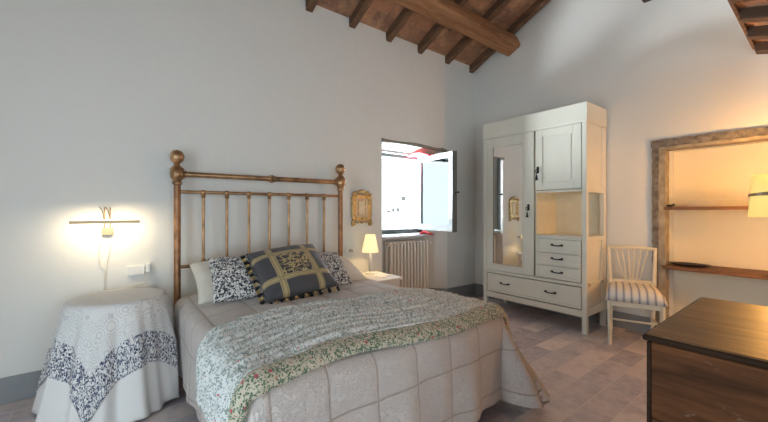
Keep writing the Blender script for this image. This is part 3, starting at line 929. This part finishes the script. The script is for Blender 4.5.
for (x0, x1, z0, z1) in ((-.052, -.044, -.078, .08), (.044, .052, -.078, .08), (-.052, .052, .074, .082), (-.052, .052, -.082, -.074)):
    g.box(x0, x1, -.026, -.016, z0, z1)
build('inner_frame', g, M['gilt'], gf, smooth=0)

# ------------------------------------------------------------------ nightstand and bedside lamp
ns = thing('nightstand', 'small white bedside table against the wall beside the radiator', 'table', (2.09, 2.85, 0))
build('tabletop', G().box(-.145, .19, -.235, .215, .525, .55), M['white'], ns, smooth=0, bevel=.006)
build('apron', G().box(-.13, .165, -.205, .19, .425, .523), M['white'], ns, smooth=0, bevel=.003)
dr = build('drawer', G().box(-.105, .135, -.218, -.206, .44, .51), M['white'], ns, smooth=0, bevel=.003)
build('knob', G().lathe([(.006, 0), (.006, .012), (.014, .018), (.012, .026), (.004, .028)], (0, -.218, .475), 12, M4=Matrix.Rotation(PI / 2, 4, 'X')), M['brass'], dr)
for sx in (-1, 1):
    for sy in (-1, 1):
        build('leg', G().tube([(.0175 + sx * .127, sy * .18 - .007, 0), (.0175 + sx * .127, sy * .18 - .007, .424)], [.014, .021], 4), M['white'], ns, smooth=0)
bl = thing('table_lamp', 'lit bedside lamp with cream cone shade on the white nightstand', 'lamp', (2.13, 2.965, .551))
build('base', G().lathe([(.052, 0), (.054, .008), (.04, .016), (.018, .024), (.012, .04)], n=24), M['whiteplastic'], bl)
build('stem', G().lathe([(.012, .038), (.02, .07), (.016, .10), (.021, .15), (.013, .2), (.012, .27)], n=16), M['whiteplastic'], bl)
build('shade', G().lathe([(.088, .225), (.050, .405)], n=32, cap=False), M['shade'], bl, mods=[('SOLIDIFY', dict(thickness=.002))])
build('bulb', G().ball((0, 0, .31), .022), M['bulb'], bl)
g = G(); g.box(-.085, .06, -.055, .055, 0, .006, rot=Matrix.Rotation(.35, 3, 'Z'))
tag(build('booklet', g, M['paper'], loc=(2.16, 2.76, .5512), smooth=0), 'thin white booklet on the nightstand in front of the lamp', 'booklet')

# ------------------------------------------------------------------ radiator
rd = thing('radiator', 'cream column radiator under the open window', 'radiator', (2.62, 3.265, 0))
def section(g):
    for y in (-.045, .045):
        g.tube([(0, y, .13), (0, y, .80)], .0165, 10)
    g.tube([(0, -.045, .80), (0, -.03, .818), (0, 0, .822), (0, .03, .818), (0, .045, .80)], .0185, 10)
    g.tube([(0, -.045, .13), (0, -.03, .115), (0, 0, .11), (0, .03, .115), (0, .045, .13)], .0185, 10)
    g.tube([(-.026, 0, .79), (.026, 0, .79)], .016, 10); g.tube([(-.026, 0, .14), (.026, 0, .14)], .016, 10)
    return g
s0 = build('section', section(G()), M['radiator'], rd)
for k in range(1, 12):
    c = s0.copy(); COL.objects.link(c); c.parent = rd; c.location = (.0535 * k, 0, 0)
for x in (0, .0535 * 11):
    build('foot', G().tube([(x, -.045, 0), (x, -.045, .115)], [.02, .014], 10), M['radiator'], rd)
build('valve', G().tube([(.61, 0, .79), (.66, 0, .79)], .011).tube([(.655, -.045, .79), (.655, .005, .79)], [.02, .016], 12), M['whiteplastic'], rd)
build('pipe', G().tube([(.655, 0, .79), (.657, .03, .76), (.657, .035, .5), (.657, .035, .01)], .009), M['radiator'], rd)

# ------------------------------------------------------------------ wardrobe   local: x along the front from left (0) to right (1.178), y depth back from the front, z up
wd = thing('wardrobe', 'cream painted wardrobe with mirror door, open compartment and drawers', 'wardrobe', (3.634, 2.666, 0), -PI / 2)
WW, WDp, WH = 1.19, .47, 2.26
PT = .045
def wp(name, g, mat=M['cream'], parent=wd, bevel=.003, smooth=0): return build(name, g, mat, parent, smooth=smooth, bevel=bevel)
for (x, y) in ((0, 0), (WW - PT, 0), (0, WDp - PT), (WW - PT, WDp - PT)):
    wp('leg', G().box(x, x + PT, y, y + PT, 0, .16))
    wp('corner_post', G().box(x, x + PT, y, y + PT, .161, 2.07))
wp('cornice', G().box(-.006, WW + .006, -.006, WDp, 2.08, WH).box(.0, WW, .0, WDp, 2.07, 2.082))
wp('side_panel', G().box(.012, .03, PT, WDp - PT, .2, 2.07))
wp('back_panel', G().box(PT, WW - PT, WDp - .02, WDp - .006, .2, 2.07), M['creamin'])
XM = .652    # right edge of the mirror door
# right side: upper panel, lower panel, open in between
g = G(); g.box(WW - .03, WW - .012, PT, WDp - PT, 1.40, 2.07); g.box(WW - .012, WW - .002, PT, PT + .045, 1.43, 2.06); g.box(WW - .012, WW - .002, WDp - PT - .045, WDp - PT, 1.43, 2.06)
g.box(WW - .03, WW - .004, PT, WDp - PT, 1.385, 1.425)
wp('upper_side_panel', g)
g = G(); g.box(WW - .03, WW - .012, PT, WDp - PT, .2, .945); g.box(WW - .03, WW - .004, PT, WDp - PT, .90, .945); g.box(WW - .03, WW - .003, PT, WDp - PT, .455, .49); g.box(WW - .03, WW - .002, PT, WDp - PT, .17, .25)
g.box(WW - .012, WW - .003, PT, PT + .05, .25, .9); g.box(WW - .012, WW - .003, WDp - PT - .05, WDp - PT, .25, .9)
wp('lower_side_panel', g)
wp('partition', G().box(XM + .004, XM + .022, .02, WDp - .02, .49, 2.07), M['creamin'])
wp('compartment_floor', G().box(XM + .022, WW - .03, .0, WDp - .02, .925, .948), M['cream'])
wp('compartment_ceiling', G().box(XM + .022, WW - .03, .0, WDp - .02, 1.395, 1.418), M['cream'])
wp('middle_rail', G().box(PT, WW - PT, .004, .03, .456, .488))
wp('bottom_rail', G().box(PT, WW - PT, .006, .03, .16, .225))
wp('bottom_board', G().box(PT, WW - PT, .03, WDp - .02, .2, .215), M['creamin'])
# the drawer gaps get dark sheets further down, as painted shade
# mirror door
D0, D1, DB, DT = PT + .004, XM, .494, 2.066
MX_0, MX_1, MZ_0, MZ_1 = .128, .530, .56, 1.965
g = G(); y0, y1 = -.004, .018
g.box(D0, MX_0, y0, y1, DB, DT); g.box(MX_1, D1, y0, y1, DB, DT); g.box(MX_0, MX_1, y0, y1, DB, MZ_0); g.box(MX_0, MX_1, y0, y1, MZ_1, DT)
door = wp('mirror_door', g)
g = G()
b_ = .012
g.box(MX_0, MX_0 + b_, -.009, .0, MZ_0, MZ_1); g.box(MX_1 - b_, MX_1, -.009, .0, MZ_0, MZ_1); g.box(MX_0, MX_1, -.009, .0, MZ_0, MZ_0 + b_); g.box(MX_0, MX_1, -.009, .0, MZ_1 - b_, MZ_1)
wp('mirror_moulding', g, parent=door)
m_ = build('mirror', G().box(MX_0 - .004, MX_1 + .004, .004, .010, MZ_0 - .004, MZ_1 + .004), M['mirror'], door, smooth=0); m_['label'] = 'tall mirror glass'
def key(x, z, parent):
    g = G()
    g.box(x - .012, x + .012, -.009, -.0035, z - .035, z + .035)
    g.tube([(x, -.004, z), (x, -.035, z)], .005, 8)
    g.tube([(x + .016 * math.cos(k * PI / 4), -.035, z - .012 + .016 * math.sin(k * PI / 4)) for k in range(8)], .004, 6, closed=True)
    g.tube([(x, -.035, z - .026), (x, -.033, z - .06)], .003, 6); g.tube([(x, -.033, z - .055), (x, -.033, z - .11)], [.006, .015], 8)
    build('key', g, M['blackiron'], parent)
key(.594, 1.24, door)
# upper right cabinet door with raised panel
C0, C1, CB, CT = XM + .022, WW - PT - .003, 1.424, 2.066
g = G(); q = .075
g.box(C0, C0 + q, -.004, .018, CB, CT); g.box(C1 - q, C1, -.004, .018, CB, CT); g.box(C0 + q, C1 - q, -.004, .018, CB, CB + q); g.box(C0 + q, C1 - q, -.004, .018, CT - q, CT)
cd = wp('cabinet_door', g)
g = G(); g.box(C0 + q - .002, C1 - q + .002, .004, .012, CB + q, CT - q); g.box(C0 + q + .022, C1 - q - .022, -.001, .006, CB + q + .022, CT - q - .022)
wp('door_panel', g, parent=cd, bevel=.004)
key(C0 + .028, 1.64, cd)
# drawers
def drawer(x0, x1, z0, z1, hx):
    g = G(); g.box(x0, x1, -.003, .016, z0, z1)
    f = .026
    g.box(x0, x0 + f, -.009, .0, z0, z1); g.box(x1 - f, x1, -.009, .0, z0, z1); g.box(x0 + f, x1 - f, -.009, .0, z0, z0 + f); g.box(x0 + f, x1 - f, -.009, .0, z1 - f, z1)
    d_ = wp('drawer', g, bevel=.002)
    for h in hx:
        zc = (z0 + z1) / 2 + .01
        g = G()
        g.tube([(h - .062, -.012, zc + .004), (h - .05, -.020, zc), (h - .02, -.026, zc - .006), (h + .02, -.026, zc - .006), (h + .05, -.020, zc), (h + .062, -.012, zc + .004)], [.006, .009, .006, .006, .009, .006], 8)
        for s in (-1, 1): g.ball((h + s * .05, -.010, zc), .012, n=10); g.tube([(h + s * .05, -.02, zc), (h + s * .05, .0, zc)], .006, 8)
        build('handle', g, M['blackiron'], d_)
for (z0, z1) in ((.772, .905), (.640, .758), (.497, .626)):
    drawer(C0 + .006, C1 - .004, z0, z1, [(C0 + C1) / 2])
drawer(PT + .02, WW - PT - .006, .238, .448, [.30, .84])
wp('drawer_divider', G().box(C0, C1, .002, .03, .908, .924).box(C0, C1, .006, .03, .760, .770).box(C0, C1, .006, .03, .628, .638))
build('gap_shade_sheet', G().box(C0, WW - PT, .031, .036, .49, .924), M['gapshade'], wd, smooth=0)  # dark sheet behind the small drawers, shade put in as colour
build('gap_shade_sheet', G().box(PT, WW - PT, .031, .036, .225, .456), M['gapshade'], wd, smooth=0)  # same painted shade behind the wide drawer

# ------------------------------------------------------------------ chair   local: +x facing direction; origin between the feet
cx, cy = 3.81, 1.145
ca = math.atan2(-.353, -.935)
ch = thing('chair', 'cream wooden chair with fan spindle back beside the wardrobe', 'chair', (cx, cy, 0), ca)
# seat corners in local: front x=+.22, back x=-.22 ; y+ = its left
SHh = .415
for s in (-1, 1):
    g = G(); g.tube([(.215, s * .185, 0), (.212, s * .19, SHh)], [.015, .021], 4); build('front_leg', g, M['chairpaint'], ch, smooth=0, bevel=.003)
    g = G(); g.tube([(-.255, s * .165, 0), (-.215, s * .17, .25), (-.205, s * .172, .42), (-.222, s * .18, .62), (-.25, s * .188, .845)], [.014, .018, .02, .017, .014], 8); build('back_leg', g, M['chairpaint'], ch)
g = G(); g.box(.19, .225, -.175, .175, .355, .412); g.box(-.215, -.19, -.155, .155, .36, .41)
for s in (-1, 1):
    g.prism([(.2, s * .198), (.2, s * .18), (-.2, s * .16), (-.2, s * .178)], .36, .41)
build('seat_frame', g, M['chairpaint'], ch, smooth=0, bevel=.003)
g = G()
for s in (-1, 1): g.tube([(.212, s * .186, .19), (-.222, s * .168, .17)], .010, 8)
g.tube([(0, -.177, .18), (0, .177, .18)], .009, 8)
build('stretcher', g, M['chairpaint'], ch)
g = G(); prev = None
g.tube([(-.25, y, .832 + .012 * (1 - (y / .19) ** 2)) for y in [-.192 + .032 * k for k in range(13)]], [.0155] * 13, 8)
build('top_rail', g, M['chairpaint'], ch)
g = G(); g.box(-.226, -.204, -.178, .178, .485, .53); build('lower_rail', g, M['chairpaint'], ch, smooth=0, bevel=.003)
for k in range(6):
    f = k / 5 * 2 - 1
    g = G(); g.tube([(-.215, f * .058, .525), (-.247, f * .135, .83)], [.0065, .0055], 8); build('spindle', g, M['chairpaint'], ch)
# striped cushion on the seat
g = G()
def top(u, v, side):
    x, y = 2 * u - 1, 2 * v - 1
    e = max(0, (1 - x ** 4) * (1 - y ** 6)) ** .4
    wy = .212 + .012 * x
    return Vector((x * .25 - .005 + .012 * (1 - y * y), y * wy, (.115 if side > 0 else .0) * e - .040 + (.008 * noise.noise(Vector((x * 3, y * 3, 1))) * e if side > 0 else 0) + (0 if side > 0 else .0)))
# lobed front overhang
def cush_fn(u, v):
    x, y = 2 * u - 1, 2 * v - 1
    p = top(u, v, 1)
    return p
g.grid(30, 30, cush_fn, lambda u, v: (v, u))
g.grid(30, 30, lambda u, v: top(u, v, -1) + Vector((0, 0, .014 * max(0, (1 - (2 * u - 1) ** 8) * (1 - (2 * v - 1) ** 8)) ** .5)), lambda u, v: (v, u))
bmesh.ops.remove_doubles(g.bm, verts=g.bm.verts, dist=.0006)
o = build('seat_cushion', g, M['stripes'], loc=(cx, cy, .443), smooth=180); o.rotation_euler = (0, 0, ca)
tag(o, 'blue and white striped cushion on the cream chair', 'cushion')

# ------------------------------------------------------------------ niche shelves and what stands on them
sh = thing('wall_shelf', 'lower dark wooden shelf board in the niche, with the black dish', 'shelf', (XB - .04, 0, .655))
g = G(); prev = None
for i in range(25):
    y = NY1 + .012 - i * (NY1 - NY0) / 24 if i else NY1 + .012
    j = .004 * noise.noise(Vector((y * 7, 3, 0)))
    ring = [g.bm.verts.new(p) for p in ((0 + j, y, 0), (.335, y, 0), (.335, y, .035), (0 + j, y, .035 + j))]
    if prev:
        for q in range(4): g.bm.faces.new((prev[q], prev[(q + 1) % 4], ring[(q + 1) % 4], ring[q]))
    else: g.bm.faces.new(ring)
    prev = ring
g.bm.faces.new(prev[::-1])
build('board', g, M['shelf'], sh, smooth=30, bevel=.003)
sh2 = thing('wall_shelf', 'upper dark wooden shelf board in the niche', 'shelf', (XB - .02, 0, 1.212))
build('board', G().box(0, .315, NY0, NY1 + .006, 0, .028), M['shelf'], sh2, smooth=0, bevel=.003)
g = G()
prof = [(.0, .004), (.05, .004), (.075, .010), (.10, .024), (.104, .024), (.08, .005), (.052, .0), (.0, .0)]
g.lathe([(max(r, .0005), z) for r, z in prof], n=36, cap=False)
for v in g.bm.verts: v.co.y *= 1.5; v.co.x *= .75
tag(build('dish', g, M['blackdish'], loc=(4.22, .83, .6915), smooth=50), 'black oval dish on the lower niche shelf', 'dish')
g = G(); g.box(-.07, .07, -.55, 0, 0, .062)
tag(build('box', g, M['box'], loc=(4.34, .85, 1.2405), smooth=0, bevel=.004), 'long low cream box lying on the upper niche shelf', 'box')
g = G(); g.ball((0, 0, .011), .02, (1.1, 1.5, .55), n=12); g.ball((.0, -.026, .02), .011, n=10)
tag(build('pebble', g, M['blackdish'], loc=(4.16, .955, 1.2402)), 'small dark stone at the left end of the upper niche shelf', 'stone')

# ------------------------------------------------------------------ chest   corner (1.108,.308), top .88
cst = thing('wooden_chest', 'big dark wooden chest with worn lid at the right of the room', 'chest', (1.108, .308, 0))
CL, CD, CH = 1.30, .635, .88
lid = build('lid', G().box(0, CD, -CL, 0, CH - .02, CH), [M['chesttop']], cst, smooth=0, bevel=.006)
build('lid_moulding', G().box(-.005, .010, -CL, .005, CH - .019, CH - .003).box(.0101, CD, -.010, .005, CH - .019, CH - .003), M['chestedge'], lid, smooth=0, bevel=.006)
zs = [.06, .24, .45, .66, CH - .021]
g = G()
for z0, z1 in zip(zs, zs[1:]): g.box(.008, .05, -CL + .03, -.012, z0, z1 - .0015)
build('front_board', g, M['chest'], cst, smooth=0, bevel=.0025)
g = G(); g.box(.05, CD - .05, -.05, -.018, .06, CH - .046); g.box(.05, CD - .05, -CL + .03, -CL + .06, .06, CH - .046); build('side_board', g, M['chest'], cst, smooth=0, bevel=.003)
build('back_board', G().box(CD - .05, CD - .02, -CL + .03, -.016, .06, CH - .046), M['chest'], cst, smooth=0)
build('corner_strip', G().box(.005, .03, -.0115, -.003, .06, CH - .022), M['chestedge'], cst, smooth=0, bevel=.002)
for (x, y) in ((.02, -.09), (CD - .09, -.09), (.02, -CL + .03), (CD - .09, -CL + .03)):
    build('foot', G().box(x, x + .07, y, y + .07, 0, .06), M['chestedge'], cst, smooth=0, bevel=.004)
# standing lamp by the niche, its shade half out of the picture
FLX, FLY = 3.74, .24
tl = thing('floor_lamp', 'lit standing lamp with yellow drum shade and metal arm by the niche', 'lamp', (FLX, FLY, 0))
build('base', G().lathe([(.14, 0), (.142, .012), (.12, .024), (.03, .034), (.013, .06)], n=32), M['lampmetal'], tl)
build('pole', G().lathe([(.012, .058), (.012, .6), (.015, .61), (.015, .64), (.012, .65), (.011, 1.445)], n=16), M['lampmetal'], tl)
sd = build('shade', G().lathe([(.160, 1.156), (.135, 1.458)], n=48, cap=False), M['shadeyellow'], tl, mods=[('SOLIDIFY', dict(thickness=.003))])
build('spider', G().tube([(-.136, 0, 1.445), (.136, 0, 1.445)], .003, 6).tube([(0, -.136, 1.445), (0, .136, 1.445)], .003, 6), M['lampmetal'], tl)
# metal strap across the shade, wider towards the room side, with a knob at its end
g = G(); pr = None
for k in range(25):
    a_ = math.radians(52 + k * 6.5)
    w_ = .006 + .016 * k / 24
    c_ = 1.306 + .016 * k / 24
    r0 = .150 + .004
    ring = [g.bm.verts.new((r * math.cos(a_), r * math.sin(a_), z)) for (r, z) in ((r0 - .002, c_ - w_ * .5), (r0 + .004, c_ - w_ * .5), (r0 + .003, c_ + w_), (r0 - .003, c_ + w_))]
    if pr:
        for q in range(4): g.bm.faces.new((pr[q], pr[(q + 1) % 4], ring[(q + 1) % 4], ring[q]))
    else: g.bm.faces.new(ring)
    pr = ring
g.bm.faces.new(pr[::-1])
arm = build('arm', g, M['lampmetal'], tl, smooth=30)
build('knob', G().ball((.158 * math.cos(math.radians(52)), .158 * math.sin(math.radians(52)), 1.308), .010, n=10), M['whiteplastic'], arm)
build('bulb', G().lathe([(.012, 1.446), (.016, 1.465), (.028, 1.49), (.03, 1.51), (.022, 1.53), (.004, 1.54)], n=16), M['bulb'], tl)  # added bulb above the shade, out of view, to light the niche
build('bulb', G().lathe([(.012, 1.17), (.016, 1.15), (.028, 1.125), (.03, 1.105), (.022, 1.085), (.004, 1.08)], n=16), M['bulb'], tl)  # second added bulb, unseen below the shade, warms lower niche and floor

# ------------------------------------------------------------------ light
def area(name, loc, rot, sx, sy, power, col, spread=None):
    l = bpy.data.lights.new(name, 'AREA'); l.shape = 'RECTANGLE'; l.size = sx; l.size_y = sy; l.energy = power; l.color = col
    if spread: l.spread = spread
    o = bpy.data.objects.new(name, l); COL.objects.link(o); o.location = loc; o.rotation_euler = rot; return o
def point(name, loc, power, col, r=.03):
    l = bpy.data.lights.new(name, 'POINT'); l.energy = power; l.color = col; l.shadow_soft_size = r
    o = bpy.data.objects.new(name, l); COL.objects.link(o); o.location = loc; return o
# daylight through the french door and the low window behind the camera, and through the open casement
for nm, loc, rot, sx, sy in (('door_daylight', (XD - .28, (DY0 + DY1) / 2, DZ / 2), (0, -PI / 2, 0), DZ, DY1 - DY0),
                             ('low_window_daylight', ((WX0 + WX1) / 2, YC - .28, (WZ0 + WZ1) / 2), (PI / 2, 0, 0), WX1 - WX0, WZ1 - WZ0),
                             ('casement_daylight', (2.89, 3.66, 1.41), (-PI / 2, 0, 0), .90, 1.0)):
    o = area(nm, loc, rot, sx, sy, 1, (1, 1, 1)); o.data.cycles.is_portal = True
# sunlit ground outside throwing light up through the casement
area('terrace_bounce', (2.15, 4.25, .50), (math.radians(-118), 0, math.radians(30)), 1.0, .6, 720, (.86, .95, 1.0))
# lamps
area('wall_lamp_light', (-.02, YA - .060 + OFF, 1.06 + LZ + .012), (math.radians(38), math.radians(-4), 0), .32, .012, 2.0, (1, .80, .52))
point('bedside_bulb', (2.13, 2.965, .551 + .31), 24, (1, .70, .34), .024)
point('added_bulb_above_shade', (FLX, FLY, 1.58), 20, (1, .46, .10), .03)  # light of the added bulb over the shade
point('added_bulb_below_shade', (FLX, FLY, 1.05), 26, (1, .46, .10), .03)  # light of the added bulb under the shade

w = bpy.data.worlds.new('daylight'); S.world = w; w.use_nodes = True
bg = w.node_tree.nodes['Background']; bg.inputs[0].default_value = (.73, .89, .98, 1); bg.inputs[1].default_value = 5.2

cam = bpy.data.cameras.new('camera'); cam.sensor_width = 36; cam.lens = 351.6 / 768 * 36; cam.clip_start = .02
co = bpy.data.objects.new('camera', cam); COL.objects.link(co)
co.location = (0, 0, 1.2); co.rotation_euler = (PI / 2, 0, -math.atan2(.6148, .7887)); S.camera = co
S.view_settings.view_transform = 'Standard'; S.view_settings.look = 'None'; S.view_settings.gamma = 1; S.view_settings.exposure = 0.14
S.view_settings.use_curve_mapping = False
S.cycles.max_bounces = 10; S.cycles.diffuse_bounces = 6; S.cycles.glossy_bounces = 5; S.cycles.transparent_max_bounces = 12
S.cycles.caustics_reflective = False; S.cycles.caustics_refractive = False; S.cycles.sample_clamp_indirect = 6
